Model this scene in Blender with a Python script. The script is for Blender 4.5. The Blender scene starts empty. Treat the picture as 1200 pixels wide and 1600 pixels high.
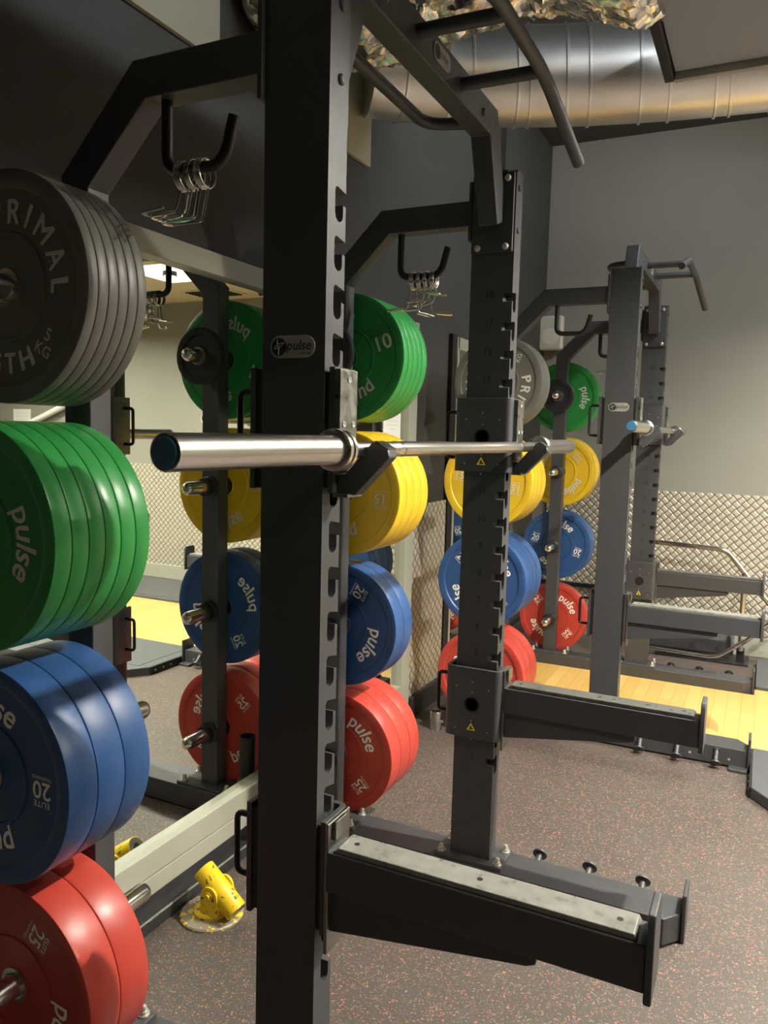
import bpy, math, random
from mathutils import Vector, Matrix
random.seed(7)
C = bpy.context.scene.collection
S = bpy.context.scene
PI = math.pi

# ------------------------------------------------------------------ camera, light, exposure
CAM = dict(x=1.5107, y=-.7486, z=1.515, yaw=25.8488, pit=5.7254, rol=1.4914, f=1221.37)
LAMP = 13200.0          # radiance of the small ceiling lamp lenses
COOL_FILL = 210.0            # radiance of the cool fill tubes added above the lowered ceiling
LAMP_COL = (1.0, .945, .81)
AMBIENT = .035
S.view_settings.view_transform = 'Standard'
S.view_settings.look = 'None'
S.view_settings.gamma = 1
S.view_settings.use_curve_mapping = False
S.view_settings.exposure = 0.15
a, b, r = [math.radians(CAM[k]) for k in ('yaw', 'pit', 'rol')]
fw = Vector((-math.sin(a)*math.cos(b), math.cos(a)*math.cos(b), -math.sin(b)))
rt = Vector((math.cos(a), math.sin(a), 0)); up = rt.cross(fw)
R_ = rt*math.cos(r) + up*math.sin(r); U_ = up*math.cos(r) - rt*math.sin(r)
cd = bpy.data.cameras.new('camera'); co = bpy.data.objects.new('camera', cd); C.objects.link(co)
co.matrix_world = Matrix(((R_.x, U_.x, -fw.x, CAM['x']), (R_.y, U_.y, -fw.y, CAM['y']), (R_.z, U_.z, -fw.z, CAM['z']), (0, 0, 0, 1)))
cd.sensor_fit = 'VERTICAL'; cd.sensor_height = 36; cd.sensor_width = 27
cd.lens = CAM['f']/1600*36; cd.clip_start = .02
S.camera = co
W = bpy.data.worlds.new('world'); S.world = W; W.use_nodes = True
W.node_tree.nodes['Background'].inputs[0].default_value = (.75, .8, 1, 1)
W.node_tree.nodes['Background'].inputs[1].default_value = AMBIENT

# ------------------------------------------------------------------ materials
def mat(name, col, rough=.5, metal=0., spec=.5, noise=0., nscale=40, bump=0., bscale=60, rvar=0., coat=0.):
    m = bpy.data.materials.new(name); m.use_nodes = True
    nt = m.node_tree; n = nt.nodes; p = n['Principled BSDF']
    p.inputs['Base Color'].default_value = (*col, 1); p.inputs['Roughness'].default_value = rough
    p.inputs['Metallic'].default_value = metal; p.inputs['Specular IOR Level'].default_value = spec
    if coat: p.inputs['Coat Weight'].default_value = coat
    tc = n.new('ShaderNodeTexCoord')
    if noise or rvar:
        t = n.new('ShaderNodeTexNoise'); t.inputs['Scale'].default_value = nscale; t.inputs['Detail'].default_value = 5
        nt.links.new(tc.outputs['Object'], t.inputs['Vector'])
        if noise:
            mx = n.new('ShaderNodeMix'); mx.data_type = 'RGBA'
            mx.inputs['A'].default_value = (*[c*(1-noise) for c in col], 1); mx.inputs['B'].default_value = (*[min(1, c*(1+noise)) for c in col], 1)
            nt.links.new(t.outputs['Fac'], mx.inputs['Factor']); nt.links.new(mx.outputs['Result'], p.inputs['Base Color'])
        if rvar:
            mr = n.new('ShaderNodeMapRange'); mr.inputs['From Min'].default_value = .3; mr.inputs['From Max'].default_value = .7
            mr.inputs['To Min'].default_value = max(.02, rough-rvar); mr.inputs['To Max'].default_value = rough+rvar
            nt.links.new(t.outputs['Fac'], mr.inputs['Value']); nt.links.new(mr.outputs['Result'], p.inputs['Roughness'])
    if bump:
        t2 = n.new('ShaderNodeTexNoise'); t2.inputs['Scale'].default_value = bscale; t2.inputs['Detail'].default_value = 4
        nt.links.new(tc.outputs['Object'], t2.inputs['Vector'])
        bp = n.new('ShaderNodeBump'); bp.inputs['Strength'].default_value = bump; bp.inputs['Distance'].default_value = .01
        nt.links.new(t2.outputs['Fac'], bp.inputs['Height']); nt.links.new(bp.outputs['Normal'], p.inputs['Normal'])
    return m

def node_math(nt, op, a_, b_=None, c_=None):
    nd = nt.nodes.new('ShaderNodeMath'); nd.operation = op
    for i, v in enumerate((a_, b_, c_)):
        if v is None: continue
        if isinstance(v, (int, float)): nd.inputs[i].default_value = v
        else: nt.links.new(v, nd.inputs[i])
    return nd.outputs[0]

def emission(name, col, s):
    m = bpy.data.materials.new(name); m.use_nodes = True; nt = m.node_tree
    nt.nodes.remove(nt.nodes['Principled BSDF']); e = nt.nodes.new('ShaderNodeEmission')
    e.inputs[0].default_value = (*col, 1); e.inputs[1].default_value = s
    nt.links.new(e.outputs[0], nt.nodes['Material Output'].inputs[0]); return m

M = {}
M['steel'] = mat('charcoal_powder_coat', (.082, .084, .090), .48, .5, .5, noise=.12, nscale=30, bump=.04, bscale=500, rvar=.05)
M['black'] = mat('black_paint', (.014, .014, .015), .45, 0, .4)
M['rubberblk'] = mat('black_rubber', (.02, .02, .022), .6, 0, .35, noise=.2)
M['matblk'] = mat('rubber_mat', (.075, .08, .085), .55, 0, .4, noise=.15, nscale=18, bump=.1, bscale=300)
M['chrome'] = mat('chrome', (.74, .72, .68), .19, 1)
M['bolt'] = mat('zinc_bolt', (.62, .60, .55), .34, .7)
M['satin'] = mat('satin_steel', (.60, .58, .54), .27, 1)
M['badge'] = mat('brushed_badge', (.36, .36, .34), .45, .3, noise=.25, nscale=40)
M['wear'] = mat('worn_steel', (.27, .265, .245), .38, 1, noise=.35, nscale=45, rvar=.12)
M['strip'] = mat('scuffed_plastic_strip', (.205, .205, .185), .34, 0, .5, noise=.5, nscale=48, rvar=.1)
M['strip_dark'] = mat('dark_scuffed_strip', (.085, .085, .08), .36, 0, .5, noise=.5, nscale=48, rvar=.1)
M['blue_cap'] = mat('blue_end_cap', (.03, .14, .24), .5, noise=.3, nscale=150)
M['green'] = mat('green_rubber', (.028, .27, .058), .34, 0, .5, noise=.14, nscale=14, rvar=.06)
M['yellow'] = mat('yellow_rubber', (.72, .47, .018), .36, 0, .5, noise=.14, nscale=14, rvar=.06)
M['blue'] = mat('blue_rubber', (.026, .082, .235), .38, 0, .5, noise=.14, nscale=14, rvar=.06)
M['red'] = mat('red_rubber', (.48, .052, .036), .36, 0, .5, noise=.12, nscale=14, rvar=.06)
M['grey'] = mat('grey_rubber', (.135, .131, .116), .42, 0, .5, noise=.16, nscale=14, rvar=.06)
M['white'] = mat('white_lettering', (.92, .90, .84), .5)
M['greyltr'] = mat('grey_lettering', (.66, .65, .60), .5)
M['dark_ltr'] = mat('dark_lettering', (.012, .012, .014), .5)
M['wall'] = mat('dark_grey_wall_paint', (.052, .051, .048), .6, 0, .3, noise=.06, nscale=3)
M['wallback'] = mat('grey_wall_paint', (.27, .265, .235), .55, 0, .35, noise=.05, nscale=3)
M['cream'] = mat('cream_wall_paint', (.42, .40, .30), .6, 0, .3, noise=.06, nscale=5)
M['frame'] = mat('pale_grey_frame', (.36, .36, .30), .4, 0, .5, noise=.08, nscale=8)
M['ceil'] = mat('cream_ceiling', (.62, .56, .38), .7)
M['haze_slate'] = mat('haze_tinted_ceiling', (.30, .33, .41), .6)  # colour lightened and blued to paint haze onto the lowered ceiling
M['plinth'] = mat('black_plinth', (.028, .028, .03), .35, noise=.3, nscale=12, rvar=.1)
M['plinth_edge'] = mat('scuffed_plinth_edge', (.25, .25, .24), .4, noise=.6, nscale=60)
M['ypaint'] = mat('chipped_yellow_paint', (.75, .52, .01), .45)
M['paper'] = mat('paper', (.78, .78, .76), .6)
M['speaker'] = mat('ivory_plastic', (.78, .75, .62), .5)
M['speaker_grille'] = mat('ivory_grille', (.62, .60, .50), .7)
M['foil'] = mat('crinkled_foil', (.86, .83, .75), .2, 1, bump=.4, bscale=24)
M['galv'] = mat('galvanised_steel', (.84, .84, .82), .36, 1)
M['warn'] = mat('yellow_warning_sticker', (.80, .66, .02), .5)
M['sign_blue'] = mat('blue_sign', (.03, .20, .40), .5)
M['lamp'] = emission('lamp_panel', LAMP_COL, LAMP)
M['dim_lamp'] = emission('dim_lamp_panel', LAMP_COL, LAMP*.13)
M['soft_lamp'] = emission('soft_lamp_panel', LAMP_COL, LAMP*.45)
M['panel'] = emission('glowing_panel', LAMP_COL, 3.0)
M['cool'] = emission('cool_fill_tube', (.93, .97, 1.0), COOL_FILL)  # glow of the unseen fill tubes, added for ducts and back wall

def mirror_mat():
    m = bpy.data.materials.new('mirror_glass'); m.use_nodes = True; p = m.node_tree.nodes['Principled BSDF']
    p.inputs['Base Color'].default_value = (.84, .88, .80, 1); p.inputs['Metallic'].default_value = 1; p.inputs['Roughness'].default_value = .0
    return m
M['mirror'] = mirror_mat()

def chipped():     # yellow paint worn to dark metal in patches
    m = M['ypaint']; nt = m.node_tree; p = nt.nodes['Principled BSDF']
    tc = nt.nodes.new('ShaderNodeTexCoord'); t = nt.nodes.new('ShaderNodeTexNoise'); t.inputs['Scale'].default_value = 55; t.inputs['Detail'].default_value = 6
    nt.links.new(tc.outputs['Object'], t.inputs['Vector'])
    k = node_math(nt, 'GREATER_THAN', t.outputs['Fac'], .64)
    mx = nt.nodes.new('ShaderNodeMix'); mx.data_type = 'RGBA'; mx.inputs['A'].default_value = (.76, .53, .01, 1); mx.inputs['B'].default_value = (.09, .08, .05, 1)
    nt.links.new(k, mx.inputs['Factor']); nt.links.new(mx.outputs['Result'], p.inputs['Base Color'])
chipped()
M['ydisc'] = M['ypaint'].copy(); M['ydisc'].name = 'worn_yellow_disc'
for nd in M['ydisc'].node_tree.nodes:
    if nd.type == 'MATH': nd.inputs[1].default_value = .41
    if nd.type == 'MIX': nd.inputs['B'].default_value = (.21, .19, .14, 1)

def speckle():     # rubber crumb floor: dark base, red and pale flecks
    m = bpy.data.materials.new('speckled_rubber_floor'); m.use_nodes = True; nt = m.node_tree; p = nt.nodes['Principled BSDF']
    tc = nt.nodes.new('ShaderNodeTexCoord')
    base = nt.nodes.new('ShaderNodeTexNoise'); base.inputs['Scale'].default_value = 2.2; base.inputs['Detail'].default_value = 8
    nt.links.new(tc.outputs['Object'], base.inputs['Vector'])
    ramp = nt.nodes.new('ShaderNodeMix'); ramp.data_type = 'RGBA'
    ramp.inputs['A'].default_value = (.054, .047, .042, 1); ramp.inputs['B'].default_value = (.086, .076, .068, 1)
    nt.links.new(base.outputs['Fac'], ramp.inputs['Factor'])
    cur = ramp.outputs['Result']
    def flecks(scale, thr, rnd, col, warp):
        nonlocal cur
        w = nt.nodes.new('ShaderNodeTexNoise'); w.inputs['Scale'].default_value = warp; w.inputs['Detail'].default_value = 2
        nt.links.new(tc.outputs['Object'], w.inputs['Vector'])
        sc = nt.nodes.new('ShaderNodeVectorMath'); sc.operation = 'MULTIPLY_ADD'; sc.inputs[1].default_value = (.010, .010, .010)
        nt.links.new(w.outputs['Color'], sc.inputs[0]); nt.links.new(tc.outputs['Object'], sc.inputs[2])
        v = nt.nodes.new('ShaderNodeTexVoronoi'); v.inputs['Scale'].default_value = scale
        nt.links.new(sc.outputs[0], v.inputs['Vector'])
        sep = nt.nodes.new('ShaderNodeSeparateColor'); nt.links.new(v.outputs['Color'], sep.inputs[0])
        pick = node_math(nt, 'LESS_THAN', sep.outputs[0], rnd)
        size = node_math(nt, 'MULTIPLY', sep.outputs[1], thr)
        near = node_math(nt, 'LESS_THAN', v.outputs['Distance'], size)
        f = node_math(nt, 'MULTIPLY', pick, near)
        mx = nt.nodes.new('ShaderNodeMix'); mx.data_type = 'RGBA'; mx.inputs['B'].default_value = (*col, 1)
        nt.links.new(f, mx.inputs['Factor']); nt.links.new(cur, mx.inputs['A']); cur = mx.outputs['Result']
    flecks(240, .50, .34, (.32, .25, .19), 300)
    flecks(210, .55, .18, (.42, .125, .085), 260)
    flecks(140, .46, .09, (.46, .14, .09), 200)
    flecks(360, .5, .30, (.17, .14, .115), 300)
    nt.links.new(cur, p.inputs['Base Color'])
    p.inputs['Roughness'].default_value = .52; p.inputs['Specular IOR Level'].default_value = .45
    bn = nt.nodes.new('ShaderNodeTexNoise'); bn.inputs['Scale'].default_value = 260; nt.links.new(tc.outputs['Object'], bn.inputs['Vector'])
    bp = nt.nodes.new('ShaderNodeBump'); bp.inputs['Strength'].default_value = .25; bp.inputs['Distance'].default_value = .003
    nt.links.new(bn.outputs['Fac'], bp.inputs['Height']); nt.links.new(bp.outputs['Normal'], p.inputs['Normal'])
    return m
M['floor'] = speckle()

def wood():
    m = bpy.data.materials.new('maple_strip_floor'); m.use_nodes = True; nt = m.node_tree; p = nt.nodes['Principled BSDF']
    tc = nt.nodes.new('ShaderNodeTexCoord'); mp = nt.nodes.new('ShaderNodeMapping'); mp.inputs['Rotation'].default_value = (0, 0, PI/2)
    nt.links.new(tc.outputs['Object'], mp.inputs['Vector'])
    br = nt.nodes.new('ShaderNodeTexBrick'); br.inputs['Scale'].default_value = 1; br.inputs['Brick Width'].default_value = .42; br.inputs['Row Height'].default_value = .072
    br.inputs['Mortar Size'].default_value = .0012; br.inputs['Mortar'].default_value = (.30, .19, .06, 1)
    br.inputs['Color1'].default_value = (.54, .33, .088, 1); br.inputs['Color2'].default_value = (.63, .41, .13, 1); br.offset = .37
    nt.links.new(mp.outputs[0], br.inputs['Vector'])
    ns = nt.nodes.new('ShaderNodeTexNoise'); ns.inputs['Scale'].default_value = 9; ns.inputs['Detail'].default_value = 6
    mp2 = nt.nodes.new('ShaderNodeMapping'); mp2.inputs['Scale'].default_value = (6, .8, 1); nt.links.new(tc.outputs['Object'], mp2.inputs['Vector']); nt.links.new(mp2.outputs[0], ns.inputs['Vector'])
    mx = nt.nodes.new('ShaderNodeMix'); mx.data_type = 'RGBA'; mx.blend_type = 'MULTIPLY'; mx.inputs['Factor'].default_value = .5
    cr = nt.nodes.new('ShaderNodeMapRange'); cr.inputs['To Min'].default_value = .72; cr.inputs['To Max'].default_value = 1.15
    nt.links.new(ns.outputs['Fac'], cr.inputs['Value'])
    nt.links.new(br.outputs['Color'], mx.inputs['A']); nt.links.new(cr.outputs['Result'], mx.inputs['B'])
    nt.links.new(mx.outputs['Result'], p.inputs['Base Color']); p.inputs['Roughness'].default_value = .38
    return m
M['wood'] = wood()

def diamond(name, ua, va, period=.060):    # five-bar style tread plate on a wall; ua / va = object axes
    m = bpy.data.materials.new(name); m.use_nodes = True; nt = m.node_tree; p = nt.nodes['Principled BSDF']
    tc = nt.nodes.new('ShaderNodeTexCoord'); sp = nt.nodes.new('ShaderNodeSeparateXYZ'); nt.links.new(tc.outputs['Object'], sp.inputs[0])
    A, B = sp.outputs[ua], sp.outputs[va]
    u = node_math(nt, 'DIVIDE', node_math(nt, 'ADD', A, B), period); v = node_math(nt, 'DIVIDE', node_math(nt, 'SUBTRACT', A, B), period)
    u = node_math(nt, 'ADD', u, 400.0); v = node_math(nt, 'ADD', v, 400.0)
    iu, iv = node_math(nt, 'FLOOR', u), node_math(nt, 'FLOOR', v)
    chk = node_math(nt, 'MODULO', node_math(nt, 'ADD', iu, iv), 2.0)
    fu = node_math(nt, 'ABSOLUTE', node_math(nt, 'SUBTRACT', node_math(nt, 'SUBTRACT', u, iu), .5))
    fv = node_math(nt, 'ABSOLUTE', node_math(nt, 'SUBTRACT', node_math(nt, 'SUBTRACT', v, iv), .5))
    def lerp(a_, b_): return node_math(nt, 'ADD', node_math(nt, 'MULTIPLY', a_, chk), node_math(nt, 'MULTIPLY', b_, node_math(nt, 'SUBTRACT', 1.0, chk)))
    la, lb = lerp(fu, fv), lerp(fv, fu)
    def edge(x, e0, e1):
        mr = nt.nodes.new('ShaderNodeMapRange'); mr.interpolation_type = 'SMOOTHSTEP'
        mr.inputs['From Min'].default_value = e0; mr.inputs['From Max'].default_value = e1; mr.inputs['To Min'].default_value = 1; mr.inputs['To Max'].default_value = 0
        nt.links.new(x, mr.inputs['Value']); return mr.outputs[0]
    h = node_math(nt, 'MULTIPLY', edge(la, .40, .50), edge(lb, .27, .43))
    bp = nt.nodes.new('ShaderNodeBump'); bp.inputs['Strength'].default_value = .8; bp.inputs['Distance'].default_value = .004
    nt.links.new(h, bp.inputs['Height']); nt.links.new(bp.outputs['Normal'], p.inputs['Normal'])
    mx = nt.nodes.new('ShaderNodeMix'); mx.data_type = 'RGBA'
    mx.inputs['A'].default_value = (.27, .25, .20, 1); mx.inputs['B'].default_value = (.64, .60, .50, 1)
    nt.links.new(h, mx.inputs['Factor']); nt.links.new(mx.outputs['Result'], p.inputs['Base Color'])
    p.inputs['Metallic'].default_value = .45; p.inputs['Roughness'].default_value = .42
    return m
M['diamond_x'] = diamond('tread_plate_back', 0, 2)
M['diamond_y'] = diamond('tread_plate_side', 1, 2)

# ------------------------------------------------------------------ mesh helpers
class MB:
    def __init__(s): s.v = []; s.f = []
    def box(s, x0, x1, y0, y1, z0, z1):
        b0 = len(s.v)
        s.v += [(x, y, z) for z in (z0, z1) for y in (y0, y1) for x in (x0, x1)]
        s.f += [[b0+i for i in q] for q in ((0, 2, 3, 1), (4, 5, 7, 6), (0, 1, 5, 4), (2, 6, 7, 3), (0, 4, 6, 2), (1, 3, 7, 5))]
        return s
    def prism(s, pts, ax, lo, hi):     # polygon in the plane across axis ax, extruded lo..hi
        b0 = len(s.v); n = len(pts)
        def P(p, t):
            return {'x': (t, p[0], p[1]), 'y': (p[0], t, p[1]), 'z': (p[0], p[1], t)}[ax]
        s.v += [P(p, lo) for p in pts] + [P(p, hi) for p in pts]
        ar = sum(pts[i][0]*pts[(i+1) % n][1]-pts[(i+1) % n][0]*pts[i][1] for i in range(n))
        pos = (ar > 0) != (ax == 'y')
        lo_f = [b0+i for i in range(n)]; hi_f = [b0+n+i for i in range(n)]
        s.f += [lo_f[::-1] if pos else lo_f, hi_f if pos else hi_f[::-1]]
        for i in range(n):
            j = (i+1) % n; q = [b0+i, b0+j, b0+n+j, b0+n+i]
            s.f.append(q if pos else q[::-1])
        return s
    def bar(s, pts, w, ax, lo, hi):    # flat bar of width w along a polyline, mitred
        def nrm(p, q):
            d = Vector((q[0]-p[0], q[1]-p[1])).normalized(); return Vector((-d.y, d.x))
        L, Rr = [], []
        for i, p in enumerate(pts):
            if i == 0: n = nrm(pts[0], pts[1]); k = 1
            elif i == len(pts)-1: n = nrm(pts[-2], pts[-1]); k = 1
            else:
                n1, n2 = nrm(pts[i-1], p), nrm(p, pts[i+1]); n = (n1+n2).normalized(); k = 1/max(.3, n.dot(n1))
            L.append((p[0]+n.x*w/2*k, p[1]+n.y*w/2*k)); Rr.append((p[0]-n.x*w/2*k, p[1]-n.y*w/2*k))
        return s.prism(L + Rr[::-1], ax, lo, hi)
    def tube(s, pts, rad, n=12, caps=True):
        pts = [Vector(p) for p in pts]; rads = rad if isinstance(rad, (list, tuple)) else [rad]*len(pts)
        b0 = len(s.v); t0 = (pts[1]-pts[0]).normalized()
        ref = Vector((0, 0, 1)) if abs(t0.z) < .9 else Vector((1, 0, 0))
        u = t0.cross(ref).normalized()
        for i, p in enumerate(pts):
            t = (pts[min(i+1, len(pts)-1)]-pts[max(i-1, 0)]).normalized()
            u = (u-t*u.dot(t)).normalized(); w = t.cross(u)
            for k in range(n):
                an = 2*PI*k/n; q = p+(u*math.cos(an)+w*math.sin(an))*rads[i]; s.v.append(tuple(q))
        for i in range(len(pts)-1):
            for k in range(n):
                k2 = (k+1) % n; s.f.append([b0+i*n+k, b0+i*n+k2, b0+(i+1)*n+k2, b0+(i+1)*n+k])
        if caps:
            s.f.append([b0+k for k in range(n)][::-1]); s.f.append([b0+(len(pts)-1)*n+k for k in range(n)])
        return s
    def lathe(s, prof, c, ax='y', n=48, close=False):   # prof = (radius, offset along ax)
        b0 = len(s.v); m = len(prof)
        for (rr, t) in prof:
            for k in range(n):
                an = 2*PI*k/n; p, q = rr*math.cos(an), rr*math.sin(an)
                s.v.append({'y': (c[0]+p, c[1]+t, c[2]+q), 'x': (c[0]+t, c[1]+p, c[2]+q), 'z': (c[0]+p, c[1]+q, c[2]+t)}[ax])
        fl = ax == 'y'
        rng = range(m if close else m-1)
        for i in rng:
            i2 = (i+1) % m
            for k in range(n):
                k2 = (k+1) % n; q = [b0+i*n+k, b0+i*n+k2, b0+i2*n+k2, b0+i2*n+k]
                s.f.append(q[::-1] if fl else q)
        if not close:
            if prof[0][0] > 1e-6:
                q = [b0+k for k in range(n)]; s.f.append(q if fl else q[::-1])
            if prof[-1][0] > 1e-6:
                q = [b0+(m-1)*n+k for k in range(n)]; s.f.append(q[::-1] if fl else q)
        return s
    def add(s, vf):
        b0 = len(s.v); s.v += vf[0]; s.f += [[b0+i for i in f] for f in vf[1]]; return s

def obj(name, mb, m, parent=None, org=(0, 0, 0), smooth=40, bevel=0, loc=None):
    me = bpy.data.meshes.new(name)
    me.from_pydata([(v[0]-org[0], v[1]-org[1], v[2]-org[2]) for v in mb.v], [], mb.f); me.validate()
    me.materials.append(M[m] if isinstance(m, str) else m)
    if smooth:
        me.polygons.foreach_set('use_smooth', [True]*len(me.polygons)); me.set_sharp_from_angle(angle=math.radians(smooth))
    o = bpy.data.objects.new(name, me); C.objects.link(o)
    if parent: o.parent = parent
    else: o.location = org
    if loc: o.location = loc
    if bevel:
        bm = o.modifiers.new('bevel', 'BEVEL'); bm.width = bevel; bm.segments = 2; bm.limit_method = 'ANGLE'; bm.angle_limit = math.radians(50)
        if smooth: bm.harden_normals = True
    return o
def tag(o, label, cat, group=None):
    o['label'] = label; o['category'] = cat
    if group: o['group'] = group
    return o
def thing(name, loc, label, cat, group=None):
    o = bpy.data.objects.new(name, None); C.objects.link(o); o.location = loc; o.empty_display_size = .1
    return tag(o, label, cat, group)
def struct(name, mb, m, bevel=0):
    o = obj(name, mb, m, bevel=bevel); o['kind'] = 'structure'; return o
def copy_tree(o, parent=None):
    c = o.copy(); C.objects.link(c)
    if parent: c.parent = parent
    for ch in list(o.children): copy_tree(ch, c)
    return c
def fillet(pts, rad, n=6):
    pts = [Vector(p) for p in pts]; out = [pts[0]]
    for i in range(1, len(pts)-1):
        p, a_, b_ = pts[i], (pts[i-1]-pts[i]), (pts[i+1]-pts[i])
        d = min(rad, a_.length*.49, b_.length*.49); A, B = p+a_.normalized()*d, p+b_.normalized()*d
        for k in range(n+1):
            t = k/n; out.append(A*(1-t)**2+p*2*t*(1-t)+B*t*t)
    out.append(pts[-1]); return out

_txt = {}
def text_vf(s_, size=1., shear=0., bold=0., spacing=1.):
    key = (s_, shear, bold, spacing)
    if key not in _txt:
        cu = bpy.data.curves.new('t', 'FONT'); cu.body = s_; cu.size = 1; cu.shear = shear; cu.offset = bold; cu.align_x = 'CENTER'
        cu.space_character = spacing; cu.resolution_u = 3; cu.fill_mode = 'FRONT'
        o = bpy.data.objects.new('t', cu); me = bpy.data.meshes.new_from_object(o)
        v = [tuple(x.co) for x in me.vertices]; f = [list(p.vertices) for p in me.polygons]
        bpy.data.objects.remove(o); bpy.data.meshes.remove(me); bpy.data.curves.remove(cu)
        _txt[key] = (v, f)
    v, f = _txt[key]
    return [(x*size, y*size) for x, y, z in v], f
def text_flat(s_, size, o, u, w, **k):      # text in the plane o + x*u + y*w
    v, f = text_vf(s_, size, **k); o, u, w = Vector(o), Vector(u), Vector(w)
    return [tuple(o+u*x+w*y) for x, y in v], f
def text_arc(s_, size, rad, th, y, out=True, **k):   # bent text on a disc facing -y; th = centre angle (deg)
    v, f = text_vf(s_, size, **k); th = math.radians(th); res = []
    cy = size*.35
    for x, yy in v:
        if out: an, rr = th-x/rad, rad+(yy-cy)
        else: an, rr = th+x/rad, rad-(yy-cy)
        res.append((rr*math.cos(an), y, rr*math.sin(an)))
    return res, f

# ------------------------------------------------------------------ setting
FZ = .012; XM = -.115; YB = 5.30; YF = -7.0; XR = 6.0; ZC = 3.7; ZL = 2.72
struct('floor', MB().box(XM-.2, XR+.1, YF-.1, YB+.2, FZ-.08, FZ), 'floor')
struct('wall_left', MB().box(XM-.2, XM-.004, YF-.1, YB+.2, FZ, ZC), 'wall')
struct('wall_back', MB().box(XM-.004, XR+.1, YB, YB+.2, FZ, ZC), 'wallback')
struct('wall_right', MB().box(XR, XR+.2, YF-.1, YB, FZ, ZC), 'wallback')
struct('wall_front', MB().box(XM-.004, XR, YF-.2, YF, FZ, ZC), 'wall')
struct('ceiling', MB().box(XM-.2, XR+.2, YF-.2, YB+.2, ZC, ZC+.1), 'wall')
cl = MB().box(2.05, XR-.002, YF+.002, YB-.002, ZL, ZL+.06)
o = struct('trim_1', cl, 'ceil')
struct('trim_2', MB().box(1.135, 2.045, YF+.002, 2.27, 2.80, 2.92), 'haze_slate', .004)
struct('trim_3', MB().box(1.135, 2.045, 2.272, 2.30, 2.775, 2.92), 'frame', .003)
struct('trim_4', MB().box(1.10, 1.133, YF+.002, 2.30, 2.78, 3.0), 'black', .003)
struct('trim_5', MB().box(XM-.003, XM+.012, YF+.01, 1.322, 2.655, ZC-.01), 'cream')
struct('trim_6', MB().box(XM-.003, XM+.012, 1.90, 2.36, 2.655, ZC-.01), 'cream')
struct('trim_7', MB().box(XM-.003, XM+.03, 4.17, YB-.002, 1.16, ZC-.01), 'wall')
struct('trim_8', MB().box(.0, XR-.01, YB-.02, YB-.001, .15, 1.15), 'diamond_x')
struct('baseboard_back', MB().box(-.08, XR-.01, YB-.03, YB-.001, FZ, .15), 'frame', .003)
struct('trim_9', MB().box(-.08, 1.0, YB-.05, YB-.021, .38, .41), 'black')
struct('trim_10', MB().box(XM-.003, XM+.012, 2.905, 3.385, .10, 1.15), 'diamond_y')
struct('baseboard_left', MB().box(XM-.003, XM+.035, 2.92, 5.2, FZ, .13), 'plinth', .004)
struct('trim_11', MB().box(XM-.003, XM+.022, 3.388, 3.445, FZ, 2.08), 'black', .002)

def wall_mirror(y0, y1, label):
    t = thing('wall_mirror', (XM, (y0+y1)/2, FZ), label, 'mirror'); org = tuple(t.location)
    obj('glass', MB().box(XM-.003, XM, y0, y1, .22, 2.03), 'mirror', t, org, 0)
    obj('top_frame', MB().box(XM-.003, XM+.03, y0, y1, 2.0, 2.068), 'frame', t, org, bevel=.003)
    obj('bottom_frame', MB().box(XM-.003, XM+.03, y0, y1, .155, .233), 'frame', t, org, bevel=.003)
    return t, org
t, org = wall_mirror(YF+.05, 2.80, 'large wall mirror in pale grey frame behind the near rack')
obj('skirting_panel', MB().box(XM-.003, XM+.028, YF+.05, 2.80, .09, .151), 'frame', t, org, bevel=.003)
obj('side_frame', MB().prism([(XM-.003, 2.80), (XM+.03, 2.80), (XM+.03, 2.90), (XM-.003, 2.90)], 'z', .012, 2.068), 'frame', t, org, bevel=.003)
obj('plinth', MB().box(XM-.003, XM+.07, YF+.05, 2.80, FZ, .055), 'plinth', t, org, bevel=.004)
obj('plinth_backing', MB().box(XM-.003, XM+.026, YF+.05, 2.80, .055, .09), 'plinth', t, org)
obj('worn_edge', MB().box(XM+.0665, XM+.0712, YF+.05, 2.80, .052, .0562), 'plinth_edge', t, org)
t, org = wall_mirror(3.452, 4.16, 'narrow wall mirror behind the far rack, past the tread plate panel')
obj('side_frame', MB().box(XM-.003, XM+.03, 3.447, 3.475, .13, 2.068), 'frame', t, org, bevel=.003)

# ceiling lamps
for i, lx in enumerate((2.17, 4.4)):
    for j, ly in enumerate((4.08, 1.88, .40)):
        if i and j == 2: continue
        if (i, j) == (0, 0): lx = 2.49
        elif i == 0: lx = 2.17
        lab = {(0, 0): 'small bright ceiling spotlight near the back wall, seen glaring in the mirror',
               (0, 1): 'small bright ceiling spotlight beside the gap between the two racks', (0, 2): 'dimmed ceiling spotlight beside the nearest upright',
               (1, 0): 'ceiling spotlight far to the right, near the back wall', (1, 1): 'ceiling spotlight far to the right of the near rack'}[(i, j)]
        t = thing('ceiling_spotlight', (lx, ly, ZL), lab, 'light', 'ceiling lamps'); org = tuple(t.location)
        obj('can', MB().lathe([(.045, 0), (.045, -.037), (.050, -.039), (.055, -.037), (.055, 0)], (lx, ly, ZL), 'z', 32), 'black', t, org)
        obj('lens', MB().lathe([(.0, -.023), (.036, -.023), (.036, -.019), (0, -.019)], (lx, ly, ZL), 'z', 24), {2: 'dim_lamp', 0: 'soft_lamp'}.get(j, 'lamp'), t, org, 0)
        if (i, j) == (0, 0): obj('panel', MB().box(2.37, 2.80, 3.85, 4.45, ZL-.004, ZL), 'panel', t, org, 0)
t = thing('fill_tube', (1.95, 3.3, 3.35), 'unseen cool fill tube added high behind the lowered grey ceiling to brighten the back wall', 'light'); org = tuple(t.location)  # added fill, unseen, lifts the upper back wall
obj('housing', MB().box(1.90, 2.0, 2.65, 3.95, 3.37, 3.43), 'paper', t, org)
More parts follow.
